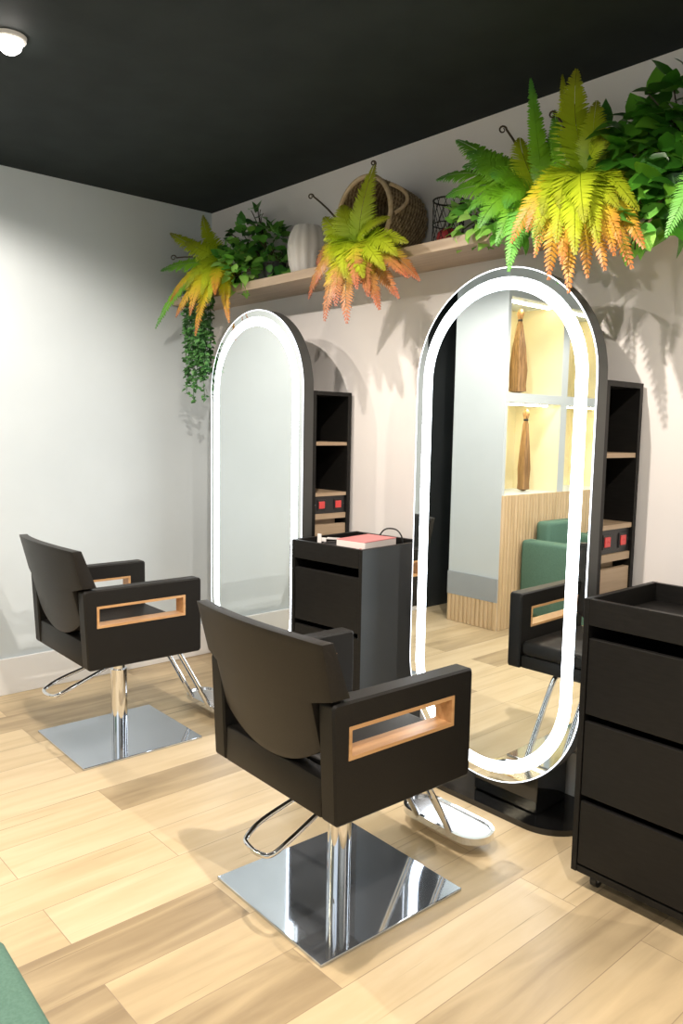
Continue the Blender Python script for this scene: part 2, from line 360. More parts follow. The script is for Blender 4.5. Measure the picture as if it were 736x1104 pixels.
# ------------------------------------------------------------------ ceiling downlights
DL_LABEL = ['lit round ceiling downlight nearest the left wall corner in view', 'round ceiling downlight between the far chair and the left wall',
            'round ceiling downlight above the near styling chair', 'round ceiling downlight above the right drawer trolley',
            'added fill downlight on the ceiling behind the far chair', 'added fill downlight on the ceiling above the green bench', 'added fill downlight on the ceiling near the right wall']
for (x, y, w), lb in zip(DOWNLIGHTS, DL_LABEL):
    t = thing('ceiling_downlight', lb, 'ceiling light', (x, y, H))
    part('trim_ring', lathe(nb(), [(0.040, -0.001), (0.040, -0.012), (0.046, -0.016), (0.052, -0.012), (0.054, 0.0)], 32), lamp_trim, t, True)
    part('lamp', lathe(nb(), [(0.0001, -0.055), (0.020, -0.050), (0.034, -0.038), (0.0395, -0.020), (0.0395, -0.004), (0.0001, -0.003)], 32), lamp_m, t, True)
    d = bpy.data.lights.new('downlight', 'SPOT'); d.energy = w; d.color = SPOT_COL; d.spot_size = math.radians(160 if y > -2 else 125); d.spot_blend = 0.4; d.shadow_soft_size = 0.014
    o = bpy.data.objects.new('downlight', d); COL.objects.link(o); o.parent = t; o.location = (0, 0, -0.075)

# ------------------------------------------------------------------ illuminated mirrors with storage behind
MR, MZ0, MZ1 = 0.385, 0.505, 1.580
def make_mirror(cx, label):
    t = thing('salon_mirror', label, 'mirror', (cx, 0, 0), 0, 'lit arched mirrors with storage behind')
    part('glass', prism(nb(), stadium(MR - 0.004, MZ0, MZ1), -0.320, -0.317), mirror_m, t)
    part('light_band', ring(nb(), stadium(MR - 0.034, MZ0, MZ1), stadium(MR - 0.077, MZ0, MZ1), -0.3215, -0.3201), led_m, t, label='frosted white light band')
    part('edge_light', ring(nb(), stadium(MR, MZ0, MZ1), stadium(MR - 0.004, MZ0, MZ1), -0.320, -0.3165), led_edge_m, t, label='thin glowing rim')
    part('frame', ring(nb(), stadium(MR, MZ0, MZ1), stadium(MR - 0.03, MZ0, MZ1), -0.3163, -0.258), frame_m, t)
    bm = nb(); prism(bm, stadium(MR - 0.031, MZ0, MZ1), -0.268, -0.262); part('backing', bm, frame_m, t)
    # storage tower behind the glass, open towards the side
    xo, yf, yb, zt, zb = 0.385, -0.258, -0.02, 1.57, 0.56
    bm = nb()
    box(bm, -xo, xo, yf, yf + 0.02, zb, zt); box(bm, -xo, xo, yb - 0.02, yb, zb, zt)
    box(bm, -xo, xo, yf + 0.02, yb - 0.02, zt - 0.018, zt); box(bm, -xo, xo, yf + 0.02, yb - 0.02, zb, zb + 0.018)
    box(bm, -0.01, 0.01, yf + 0.02, yb - 0.02, zb + 0.018, zt - 0.018)
    part('storage_cabinet', bm, laminate, t)
    y0, y1 = yf + 0.021, yb - 0.021
    part('shelf', bx(0.011, xo - 0.004, y0, y1, 1.318, 1.334), oak_inner, t)
    part('shelf', bx(0.011, xo - 0.004, y0, y1, 1.078, 1.094), oak_inner, t)
    sp = part('socket_panel', bx(xo - 0.03, xo - 0.012, y0, y1, 0.995, 1.0775), black_plastic, t)
    ym = (y0 + y1) / 2
    for s in (-1, 1):
        bm = nb(); box(bm, xo - 0.012, xo - 0.008, ym + s * 0.052 - 0.026, ym + s * 0.052 + 0.026, 1.010, 1.062, 0.002)
        part('socket_plate', bm, black_plastic, sp)
        bm = nb(); box(bm, xo - 0.008, xo - 0.004, ym + s * 0.052 - 0.019, ym + s * 0.052 + 0.017, 1.019, 1.053, 0.003)
        for q in (-0.007, 0.0, 0.007):
            tube(bm, [(xo - 0.004, ym + s * 0.052 + q, 1.036 + (0.003 if q == 0 else 0)), (xo - 0.003, ym + s * 0.052 + q, 1.036 + (0.003 if q == 0 else 0))], 0.002, 8)
        part('red_socket', bm, red_socket, sp, label='red power socket')
    for s in (-1, 1):
        part('screw', tube(nb(), [(xo - 0.012, ym + s * 0.094, 1.036), (xo - 0.010, ym + s * 0.094, 1.036)], 0.005, 10), chrome, sp)
    part('rail', bx(xo - 0.03, xo - 0.006, y0, y1, 0.968, 0.994), oak_inner, t)
    dr = part('drawer', bx(xo - 0.15, xo - 0.05, y0 + 0.002, y1 - 0.03, zb + 0.02, 0.966), oak_inner, t)
    part('drawer_front', bx(xo - 0.028, xo - 0.006, y0 + 0.001, y1 - 0.001, zb + 0.02, 0.942), oak_inner, dr)
    # foot: a narrow leg on a glossy stadium plate
    part('pedestal', bx(-0.09, 0.19, -0.25, -0.06, 0.024, 0.56, 0.003), gloss_black, t)
    pl = [(a, b) for a, b in stadium(0.163, -0.19, 0.19, -0.168, 28, True)]
    bm = nb(); prism(bm, pl, 0.0, 0.022, 'z'); bmesh.ops.bevel(bm, geom=[e for e in bm.edges if abs(e.verts[0].co.z - e.verts[1].co.z) < 1e-4 and e.verts[0].co.z > 0.01], offset=0.004, segments=2, profile=0.5, affect='EDGES')
    part('foot_plate', bm, gloss_black, t)
    return t
make_mirror(0.880, 'tall arched mirror with white light band beside the left wall corner')
make_mirror(2.353, 'tall arched mirror with white light band reflecting the near chair')

# ------------------------------------------------------------------ drawer trolleys
def make_trolley(label, loc, rz):
    t = thing('drawer_trolley', label, 'trolley', loc, rz, 'black drawer trolleys with open tray tops')
    w, d, h = 0.42, 0.425, 0.91       # front left corner is the origin, front faces -y
    for x0, x1 in ((0, 0.018), (w - 0.018, w)):      # black boards, outer face lightened to imitate sheen from the light bands
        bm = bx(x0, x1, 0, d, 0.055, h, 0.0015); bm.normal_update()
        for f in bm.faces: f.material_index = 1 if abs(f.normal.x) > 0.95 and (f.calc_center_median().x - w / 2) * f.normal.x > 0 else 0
        part('side_panel', bm, [laminate, laminate_side_lit], t)
    bm = nb()
    box(bm, 0.018, w - 0.018, d - 0.016, d, 0.055, h - 0.001); box(bm, 0.018, w - 0.018, 0.004, d - 0.016, 0.055, 0.075)
    box(bm, 0.018, w - 0.018, 0.004, d - 0.016, 0.835, 0.850)
    part('body', bm, laminate, t)
    part('tray_front', bx(0.0185, w - 0.0185, 0.0, 0.018, 0.830, h - 0.0005, 0.0015), laminate, t)
    z = [(0.082, 0.283), (0.303, 0.535), (0.557, 0.790)]
    for z0, z1 in z:
        dr = part('drawer', bx(0.020, w - 0.020, 0.003, 0.022, z0, z1, 0.002), laminate, t)
        bm = nb(); box(bm, 0.03, 0.045, 0.023, d - 0.03, z0 + 0.01, z1 - 0.03); box(bm, w - 0.045, w - 0.03, 0.023, d - 0.03, z0 + 0.01, z1 - 0.03)
        box(bm, 0.045, w - 0.045, 0.023, d - 0.03, z0 + 0.01, z0 + 0.018)
        part('drawer_box', bm, laminate_in, dr)
    for x in (0.055, w - 0.055):
        for y in (0.06, d - 0.06):
            c = part('castor', tube(nb(), [(x - 0.010, y, 0.0225), (x + 0.010, y, 0.0225)], 0.022, 16), black_plastic, t, True)
            bm = nb(); box(bm, x - 0.014, x - 0.0105, y - 0.012, y + 0.012, 0.02, 0.052); box(bm, x + 0.0105, x + 0.014, y - 0.012, y + 0.012, 0.02, 0.052); box(bm, x - 0.014, x + 0.014, y - 0.012, y + 0.012, 0.0465, 0.055)
            part('castor_fork', bm, grey_plastic, c)
    return t
make_trolley('black drawer trolley with an empty open tray at the right edge', (2.845, -0.512, 0), 0)
TL = make_trolley('black drawer trolley with a pink box in its tray, between the mirrors', (1.374, -0.462, 0), math.radians(4.5))

# things lying in the far trolley's tray (floor of the tray at z 0.85)
def in_tray(x, y): return TL.matrix_basis @ Vector((x, y, 0.850))
b = thing('product_box', 'white and pink cardboard box lying in the far trolley tray', 'box', in_tray(0.287, 0.165), math.radians(8))
part('carton', bx(-0.078, 0.078, -0.10, 0.12, 0, 0.076, 0.002), card_white, b)
part('lid', bx(-0.0785, 0.0785, -0.10, 0.1205, 0.0765, 0.080, 0.001), card_pink, b, label='pink top of the box')
bm = nb()
for k, (x, z) in enumerate(((0.0, 0.028), (0.018, 0.030), (0.036, 0.027), (0.05, 0.032))): box(bm, x, x + 0.012, -0.1012, -0.1004, z, z + 0.02)
part('printed_mark', bm, card_pink, b)
c = thing('hair_clipper', 'black hair clipper lying beside the pink box in the tray', 'hair clipper', in_tray(0.145, 0.16), math.radians(-25))
bm = nb(); tube(bm, [(0, -0.09, 0.026), (0, -0.06, 0.03), (0, 0, 0.032), (0, 0.06, 0.034), (0, 0.085, 0.034)], 0.024, 14, rfun=lambda s: 0.75 + 0.25 * math.sin(PI * min(1, s * 1.2)))
part('body', bm, black_plastic, c, True)
part('blade', bx(-0.022, 0.022, 0.085, 0.115, 0.024, 0.042, 0.002), chrome, c)
part('cord', tube(nb(), smooth_path([(0, -0.088, 0.026), (-0.012, -0.11, 0.022), (-0.035, -0.10, 0.006), (-0.045, -0.06, 0.004)], 8), 0.0035, 8), black_plastic, c, True)
c = thing('power_cord', 'black cord standing in a loop behind the pink box', 'cord', in_tray(0.27, 0.345))
part('loop', tube(nb(), smooth_path([(-0.10, 0.03, 0.004), (-0.07, 0.0, 0.03), (-0.05, -0.005, 0.075), (-0.02, 0.0, 0.102), (0.03, 0.01, 0.104), (0.06, 0.015, 0.08), (0.07, 0.02, 0.04), (0.085, 0.03, 0.004)], 8), 0.0035, 8), black_plastic, c, True)
c = thing('hair_clip', 'small white clip standing up at the front of the tray', 'hair clip', in_tray(0.085, 0.09), math.radians(20))
part('jaw', bx(-0.010, 0.010, -0.006, 0.0, 0, 0.085, 0.002), white_plastic, c)
part('lever', bx(-0.010, 0.030, 0.0005, 0.007, 0.05, 0.068, 0.002), white_plastic, c)
c = thing('comb', 'white comb lying across the hair clipper', 'comb', in_tray(0.145, 0.17) + Vector((0, 0, 0.0585)), math.radians(30))
bm = nb(); box(bm, -0.07, 0.07, -0.004, 0.008, 0.0, 0.005)
for k in range(28): box(bm, -0.068 + k * 0.005, -0.0655 + k * 0.005, -0.026, -0.004, 0.0005, 0.0045)
part('teeth', bm, white_plastic, c)

# ------------------------------------------------------------------ styling chairs
def arm_panel(sx):
    """side of the chair: a thick padded board with a long slot, outline in (y, z)"""
    bm = nb(); xo, xi = sx * 0.293, sx * 0.232
    def rr(y0, y1, z0, z1, r, n=5):
        o = []
        for (cy, cz, a0) in ((y1 - r, z1 - r, 0), (y0 + r, z1 - r, 90), (y0 + r, z0 + r, 180), (y1 - r, z0 + r, 270)):
            for k in range(n): a = math.radians(a0 + 90 * k / (n - 1)); o.append((cy + r * math.cos(a), cz + r * math.sin(a)))
        return o
    O = rr(-0.262, 0.250, 0.390, 0.716, 0.014); I = rr(-0.224, 0.172, 0.560, 0.650, 0.004)
    b = 0.006; Ob = rr(-0.262 + b, 0.250 - b, 0.390 + b, 0.716 - b, 0.010)
    lean = lambda o: [(y - 0.016 * max(0.0, z - 0.39) / 0.326 if y < -0.2 else y, z) for y, z in o]      # the back edge leans a little
    O, Ob = lean(O), lean(Ob)
    def lay(x, o): return [bm.verts.new((x, y, z)) for y, z in o]
    s = sx
    L0, L1, L2, L3 = lay(xo, Ob), lay(xo - s * b, O), lay(xi + s * b, O), lay(xi, Ob); i0, i1 = lay(xo, I), lay(xi, I); n = len(O)
    for k in range(n):
        j = (k + 1) % n
        for A, B in ((i0, L0), (L0, L1), (L1, L2), (L2, L3), (L3, i1), (i1, i0)): bm.faces.new((A[k], A[j], B[j], B[k]))
    return bm
def slot_lining(sx):
    bm = nb(); x0, x1 = sorted((sx * 0.2945, sx * 0.2305)); t = 0.010; y0, y1, z0, z1 = -0.2235, 0.1715, 0.5605, 0.6495
    box(bm, x0, x1, y0, y1, z0, z0 + t); box(bm, x0, x1, y0, y1, z1 - t, z1); box(bm, x0, x1, y0, y0 + t, z0 + t, z1 - t); box(bm, x0, x1, y1 - t, y1, z0 + t, z1 - t)
    return bm
def backrest():
    """curved, slightly reclined pad: full width above the arms, narrow and rounded between them"""
    bm = nb(); nu, nv = 22, 18; grid = {}
    z0, z1 = 0.500, 0.887
    def yc(x, z, front):
        y = -0.283 - 0.25 * (z - 0.716) + 0.036 * ((abs(x) / 0.29) ** 2 - 1.0)      # reclined, wraps forward at the sides
        th = 0.062 - 0.027 * max(0.0, z - 0.716) / 0.17
        return y + (th if front else 0.0)
    for side in (0, 1):
        for i in range(nu + 1):
            u = i / nu * 2 - 1
            for j in range(nv + 1):
                v = j / nv
                hw_top = 0.290 + 0.010 * v
                zb = z0 + 0.075 * abs(u) ** 2.2
                zt = z1 - 0.008 * u * u
                z = zb + (zt - zb) * v
                hw = hw_top if z > 0.7175 else 0.228
                # crisp step at the top of the arms
                x = u * hw
                grid[side, i, j] = bm.verts.new((x, yc(x, z, side), z))
    def q(*k): bm.faces.new([grid[a] for a in k])
    for i in range(nu):
        for j in range(nv):
            q((0, i, j), (0, i + 1, j), (0, i + 1, j + 1), (0, i, j + 1)); q((1, i, j), (1, i, j + 1), (1, i + 1, j + 1), (1, i + 1, j))
        q((0, i, 0), (1, i, 0), (1, i + 1, 0), (0, i + 1, 0)); q((0, i, nv), (0, i + 1, nv), (1, i + 1, nv), (1, i, nv))
    for j in range(nv):
        q((0, 0, j), (0, 0, j + 1), (1, 0, j + 1), (1, 0, j)); q((0, nu, j), (1, nu, j), (1, nu, j + 1), (0, nu, j + 1))
    bmesh.ops.recalc_face_normals(bm, faces=bm.faces[:])
    es = [e for e in bm.edges if len(e.link_faces) == 2 and e.calc_face_angle(0) > 0.9]
    bmesh.ops.bevel(bm, geom=es, offset=0.009, segments=3, profile=0.5, affect='EDGES', clamp_overlap=True)
    return bm
def make_chair(label, loc, rz=0, dz=0.0):
    t = thing('styling_chair', label, 'chair', loc, rz, 'black salon styling chairs')
    part('base_plate', bx(-0.258, 0.258, -0.275, 0.275, 0, 0.010, 0.002), steel, t)
    col = part('column', lathe(nb(), [(0.036, 0.010), (0.036, 0.285 + dz)], 40), chrome, t, True)
    part('piston', lathe(nb(), [(0.027, 0.285 + dz), (0.027, 0.372 + dz)], 32), chrome, col, True)
    part('collar', lathe(nb(), [(0.036, 0.335 + dz), (0.040, 0.340 + dz), (0.040, 0.362 + dz), (0.036, 0.366 + dz)], 32), chrome, col, True)
    part('mounting_plate', bx(-0.10, 0.10, -0.10, 0.10, 0.372 + dz, 0.391 + dz, 0.004), black_plastic, t)
    lv = part('pump_lever', tube(nb(), smooth_path([(-0.042, -0.01, 0.335 + dz), (-0.05, -0.12, 0.305 + dz), (-0.052, -0.25, 0.270 + dz), (-0.03, -0.318, 0.250 + dz), (0.005, -0.334, 0.246 + dz), (0.055, -0.334, 0.246 + dz), (0.088, -0.315, 0.250 + dz), (0.085, -0.25, 0.270 + dz), (0.06, -0.12, 0.305 + dz), (0.042, -0.01, 0.335 + dz)], 6), 0.0075, 10), chrome, t, True)
    part('lever_pivot', tube(nb(), [(-0.056, -0.008, 0.337 + dz), (0.056, -0.008, 0.337 + dz)], 0.014, 14), chrome, lv, True)
    O = dz
    for s in (-1, 1):
        a = part('armrest', arm_panel(s), leather, t, True, (0, 0, O))
        part('slot_lining', slot_lining(s), oak_slot, a, label='oak lining of the armrest slot')
    part('back_panel', bx(-0.2315, 0.2315, -0.261, -0.205, 0.392, 0.500, 0.008), leather, t, True, (0, 0, O))
    part('seat_frame', bx(-0.2315, 0.2315, -0.204, 0.236, 0.392, 0.448, 0.006), leather, t, True, (0, 0, O))
    # cushion with a softly domed top
    bm = bx(-0.230, 0.230, -0.203, 0.245, 0.449, 0.512, 0.02, 3)
    part('seat', bm, leather, t, True, (0, 0, O))
    part('backrest', backrest(), leather_back, t, True, (0, 0, O))
    # footrest: two bent legs carrying a long oval plate
    fr = part('footrest', ring_flat(stadium(0.078, -0.105, 0.105, 0.492, 18, True), stadium(0.066, -0.105, 0.105, 0.492, 18, True), 0.046, 0.070), chrome, t, True, label='chrome oval rim')
    part('tread', prism(nb(), stadium(0.0655, -0.105, 0.105, 0.492, 18, True), 0.050, 0.064, 'z'), alu, fr, label='bright ribbed footrest tread')
    for s in (-1, 1):
        part('footrest_leg', tube(nb(), smooth_path([(s * 0.075, 0.12, 0.400 + O), (s * 0.075, 0.19, 0.388 + O), (s * 0.075, 0.245, 0.350 + O), (s * 0.075, 0.40, 0.100), (s * 0.075, 0.420, 0.060)], 6), 0.0115, 12), chrome, t, True)
    return t
def ring_flat(out, inn, z0, z1):
    bm = nb(); n = len(out)
    A, B, C, D = [[bm.verts.new((a, b, z)) for a, b in o] for z in (z0, z1) for o in (out, inn)]
    for k in range(n):
        j = (k + 1) % n
        for P, Q in ((A, B), (B, D), (D, C), (C, A)): bm.faces.new((P[k], P[j], Q[j], Q[k]))
    return bm
make_chair('black salon styling chair in the foreground facing the right mirror', (2.380, -1.060, 0), math.radians(-1.8))
make_chair('black salon styling chair further back facing the left mirror', (0.870, -1.042, 0), math.radians(-1.2), 0.028)

# ------------------------------------------------------------------ green seats
def armchair(label, loc, rz):
    t = thing('lounge_armchair', label, 'armchair', loc, rz, 'green lounge armchairs')   # faces +x
    part('seat', bx(0.12, 0.66, -0.25, 0.25, 0.25, 0.43, 0.03, 3), green_fabric, t, True)
    part('backrest', bx(0.0, 0.115, -0.20, 0.20, 0.10, 0.76, 0.03, 3), green_fabric, t, True)
    for s in (-1, 1): part('armrest', bx(0.0, 0.68, min(s * 0.255, s * 0.375), max(s * 0.255, s * 0.375), 0.10, 0.64, 0.03, 3), green_fabric, t, True)
    part('seat_frame', bx(0.12, 0.65, -0.25, 0.25, 0.10, 0.248, 0.005), green_fabric, t)
    for x in (0.06, 0.62):
        for y in (-0.31, 0.31): part('leg', lathe(nb(), [(0.014, 0), (0.020, 0.105)], 14, x, y), black_plastic, t, True)
    return t
armchair('green boxy armchair seen in the mirror, nearest the partition end', (0.835, -3.04, 0), 0)
armchair('green boxy armchair seen in the mirror, behind the first one', (0.835, -3.88, 0), 0)
bn = thing('waiting_bench', 'green upholstered bench at the lower left corner', 'bench', (2.95, -2.42, 0), math.radians(-2.5))
part('cushion', bx(-0.335, 0.30, -0.26, 0.272, 0.24, 0.452, 0.022, 3), green_fabric, bn, True)
part('frame', bx(-0.32, 0.285, -0.25, 0.262, 0.14, 0.239, 0.004), black_plastic, bn)
for x in (-0.28, 0.25):
    for y in (-0.21, 0.22): part('leg', lathe(nb(), [(0.014, 0), (0.02, 0.14)], 14, x, y), black_plastic, bn, True)

# ------------------------------------------------------------------ niche contents seen in the mirror
def ponytail(label, x, y, ztop, zbot, spread):
    t = thing('hair_extension', label, 'hair extension', (x, y, zbot), 0, 'hair pieces shown in the niches')
    h = ztop - zbot
    bm = nb(); n = 26
    prof = [(0.006, h), (0.016, h - 0.01), (0.024, h - 0.035), (0.015, h - 0.075), (0.013, h - 0.085), (0.020, h - 0.11), (spread * 0.75, h * 0.55), (spread, h * 0.28), (spread * 0.9, h * 0.1), (spread * 0.95, 0.02), (0.004, 0.004)]
    lathe(bm, prof[::-1], n, rfun=lambda k, n: 1 + 0.12 * math.sin(k * 5.1)); part('hair', bm, hair_m, t, True)
    part('hair_tie', lathe(nb(), [(0.016, h - 0.088), (0.0175, h - 0.083), (0.0175, h - 0.077), (0.016, h - 0.072)], 18), black_plastic, t, True)
    return t
ponytail('long brown ponytail standing in the upper lit niche', 0.66, -2.80, 2.27, 1.667, 0.062)
ponytail('long brown ponytail standing in the lower lit niche', 0.66, -2.92, 1.565, 0.957, 0.045)
hk = 0
for (y0, y1) in ((-3.10, -2.55), (-3.87, -3.28)):
    for z, nm in ((2.31, 'upper'), (1.60, 'lower')):
        t = thing('light_strip', 'warm light strip under the top of the %s niche %s' % (nm, 'next to the partition end' if y1 > -2.6 else 'further along the partition'), 'light', (0.70, (y0 + y1) / 2, z))
        part('diffuser', bx(-0.02, 0.02, -(y1 - y0) / 2, (y1 - y0) / 2, -0.014, -0.004, 0.002), warm_led, t)
        part('channel', bx(-0.023, 0.023, -(y1 - y0) / 2 - 0.003, (y1 - y0) / 2 + 0.003, -0.004, 0.0), lamp_trim, t)

# ------------------------------------------------------------------ ornaments on the shelf
v = thing('ceramic_vase', 'white ribbed ceramic vase on the shelf beside the leafy plant', 'vase', (1.05, -0.13, SZ1))
vp = [(0.060, 0.0), (0.072, 0.008), (0.090, 0.06), (0.098, 0.12), (0.097, 0.165), (0.086, 0.205), (0.070, 0.232), (0.066, 0.238), (0.060, 0.232), (0.074, 0.19), (0.088, 0.12), (0.07, 0.03), (0.001, 0.02)]
part('body', lathe(nb(), vp, 60, rfun=lambda k, n: 1.0 - 0.06 * abs(math.cos(k * 2 * PI / n * 6)) ** 3), ceramic, v, True)

# woven basket lying on its side, mouth towards the room
BR, BL = 0.160, 0.245
bk = thing('woven_basket', 'woven grass basket lying on its side on the shelf', 'basket', (1.585, -0.262, SZ1 + BR + 0.004), 0)
bm = nb(); lay = bm.verts.layers.float.new('weave'); rows, seg = 26, 96; rings = []
def brad(s): return BR * (1.0 - 0.16 * s ** 2.2)
for side in (0, 1):
    rg = []
    for i in range(rows + 1):
        s = i / rows; R0 = []
        for k in range(seg):
            a = 2 * PI * k / seg; w = math.sin(k * PI / 2 + (PI if i % 2 else 0))
            r = brad(s) + (0.0045 * w if not side else -0.010 + 0.003 * w)
            q = bm.verts.new((r * math.cos(a), s * BL, r * math.sin(a))); q[lay] = 0.5 + 0.5 * w; R0.append(q)
        rg.append(R0)
    rings.append(rg)
    for A, B in zip(rg, rg[1:]):
        for k in range(seg): bm.faces.new((A[k], A[(k + 1) % seg], B[(k + 1) % seg], B[k]))
for k in range(seg): bm.faces.new((rings[0][0][k], rings[0][0][(k + 1) % seg], rings[1][0][(k + 1) % seg], rings[1][0][k]))
bm.faces.new(rings[0][-1]); bm.faces.new(rings[1][-1])
part('body', bm, weave_m, bk, True)
bm = nb(); tube(bm, [(BR * math.cos(2 * PI * k / 64), -0.004, BR * math.sin(2 * PI * k / 64)) for k in range(64)], 0.010, 8, closed=True)
part('rim', bm, rope_m, bk, True, label='pale rope rim')
for s in (1, -1):
    a0 = 0.30 if s > 0 else PI - 0.30
    pts = []
    for k in range(13):
        f = k / 12; a = a0 + s * (f - 0.5) * 0.75
        pts.append(((BR + 0.012 + 0.02 * math.sin(PI * f)) * math.cos(a), 0.012 + 0.055 * math.sin(PI * f), (BR + 0.012 + 0.02 * math.sin(PI * f)) * math.sin(a)))
    part('handle', tube(nb(), pts, 0.008, 8), rope_m, bk, True, label='pale rope handle')

# small wire basket with something red in it
wb = thing('wire_basket', 'small black wire basket between the woven basket and the ferns', 'basket', (1.935, -0.13, SZ1))
bm = nb(); R, hh = 0.062, 0.185
for z in (0.004, hh * 0.5, hh): tube(bm, [(R * math.cos(2 * PI * k / 28), R * math.sin(2 * PI * k / 28), z) for k in range(28)], 0.0024 if z != hh else 0.0035, 6, closed=True)
for k in range(12):
    for s in (-1, 1):
        tube(bm, [(R * math.cos(2 * PI * (k + s * f * 2.2) / 12), R * math.sin(2 * PI * (k + s * f * 2.2) / 12), 0.004 + f * (hh - 0.004)) for f in [q / 8 for q in range(9)]], 0.0014, 5)
part('wire_mesh', bm, wire_m, wb, True)
part('base', lathe(nb(), [(0.001, 0.0), (R - 0.002, 0.0), (R - 0.002, 0.003), (0.001, 0.003)], 28), wire_m, wb)
ro = thing('red_ornament', 'small dark red ornament inside the wire basket', 'ornament', (1.935, -0.13, SZ1 + 0.0032))
bm = nb(); lathe(bm, [(0.012, 0), (0.036, 0.012), (0.045, 0.035), (0.038, 0.06), (0.018, 0.074), (0.001, 0.076)], 24, rfun=lambda k, n: 1 + 0.07 * math.cos(k * 2 * PI / n * 6)); part('body', bm, red_m, ro, True)
part('stalk', tube(nb(), [(0, 0, 0.07), (0.004, 0, 0.085), (0.012, 0, 0.094)], 0.004, 8), stem_m, ro, True)

# ------------------------------------------------------------------ plants
HINT = Vector((0.42, -0.72, 0.55)).normalized()
def bez(a, b, c, t): return a * (1 - t) ** 2 + b * 2 * t * (1 - t) + c * t * t
def frond(root, tip, W, mt, parent, lift=0.06, out=0.06, n=38, hint=None, t0=0.0, fat=1.0):
    """one fern frond: a midrib with toothed leaflets on both sides"""
    base = Vector(parent.location); root = Vector(root) - base; tip = Vector(tip) - base
    rj = lambda q: random.uniform(-q, q)
    root = root + Vector((rj(.022), rj(.012), rj(.016))); h = ((hint or HINT) + Vector((rj(.3), rj(.15), rj(.3)))).normalized()
    mid = (root + tip) * 0.5 + Vector((rj(.025), -out, lift + rj(.015)))
    bm = nb(); la = bm.verts.layers.float.new('t'); Lg = (tip - root).length
    def V(p, t): q = bm.verts.new(p); q[la] = t; return q
    rib = [bez(root, mid, tip, k / 14) for k in range(15)]
    nv0 = len(bm.verts); tube(bm, rib, 0.0024, 5, rfun=lambda s: 1.1 - 0.8 * s)
    bm.verts.ensure_lookup_table()
    for i, q in enumerate(bm.verts): q[la] = t0 + (1 - t0) * min(1, (i // 5) / 14)
    W = W * 1.75; step = Lg * 0.95 / n
    for k in range(n):
        t = 0.06 + 0.93 * k / (n - 1)
        p = bez(root, mid, tip, t); T = (bez(root, mid, tip, min(1, t + 0.02)) - bez(root, mid, tip, t - 0.02)).normalized()
        sd = T.cross(h)
        if sd.length < 0.05: sd = Vector((1, 0, 0))
        sd.normalize(); nr = sd.cross(T)
        prof = min(1.0, 0.45 + t / 0.28 * 0.55) * (1 - t) ** 0.72 + 0.03
        for s in (-1, 1):
            ln = W * prof * random.uniform(0.88, 1.1); w = step * 0.66 * fat
            d = (sd * s * 0.86 + T * (0.40 + 0.30 * t) - nr * random.uniform(-0.12, 0.16)).normalized()
            b = T; c0 = p + d * 0.001
            pr = [(0.0, 0.8), (0.28, 1.0), (0.55, 0.86), (0.8, 0.55)]
            up, dn = [], []
            tt = t0 + (1 - t0) * t
            for f, ww in pr:
                c = c0 + d * ln * f - nr * (-0.03 + 0.12 * f * f) * ln + nr * 0.004
                up.append(V(c + b * w * ww, tt + 0.10 * f)); dn.append(V(c - b * w * ww, tt + 0.10 * f))
            tipv = V(c0 + d * ln + b * w * 0.3 - nr * 0.15 * ln, tt + 0.14)
            for q in range(3): bm.faces.new((up[q], up[q + 1], dn[q + 1], dn[q]))
            bm.faces.new((up[3], tipv, dn[3]))
    o = part('frond', bm, mt, parent)
    return o
def curl(root, tip, parent, r=0.016):
    base = Vector(parent.location); root = Vector(root) - base; tip = Vector(tip) - base
    d = (tip - root).normalized(); up = Vector((0, 0, 1)); s = Vector((-0.6, -0.6, 0)).normalized()
    pts = [root + (tip - root) * k / 6 + Vector((0, 0, 0.02 * math.sin(PI * k / 6))) for k in range(7)]
    for k in range(1, 15):
        a = k / 14 * 2 * PI * 1.2; rr = r * (1 - 0.045 * k)
        pts.append(tip + s * (r - rr * math.cos(a)) + up * rr * math.sin(a))
    part('curled_shoot', tube(nb(), pts, 0.0042, 6, rfun=lambda q: 1.15 - 0.75 * q), stem_m, parent, True)
def pot(parent, r=0.05, h=0.085, loc=(0, 0, 0)):
    return part('pot', lathe(nb(), [(r * 0.75, 0), (r, h), (r * 0.93, h), (r * 0.9, h - 0.012), (0.001, h - 0.012)], 24, loc[0], loc[1]), pot_m, parent, True)
def leaf(bm, la, p, d, nr, ln, w, t):
    """pointed heart-shaped leaf folded along its midrib"""
    d = d.normalized(); sd = d.cross(nr).normalized(); nr = sd.cross(d).normalized()
    def V(a, s, up): q = bm.verts.new(p + d * ln * a + sd * w * s + nr * ln * up); q[la] = max(0.0, min(1.0, t + random.uniform(-0.04, 0.04))); return q
    m = [V(0, 0, 0), V(0.3, 0, -0.02), V(0.65, 0, -0.04), V(1, 0, -0.14)]
    for s in (-1, 1):
        e = [V(-0.06, s * 0.28, 0.05), V(0.16, s * 0.5, 0.08), V(0.5, s * 0.42, 0.05), V(0.78, s * 0.2, -0.03)]
        for q in ((m[0], e[0], e[1], m[1]), (m[1], e[1], e[2], m[2]), (m[2], e[2], e[3], m[3])): bm.faces.new(q if s < 0 else q[::-1])
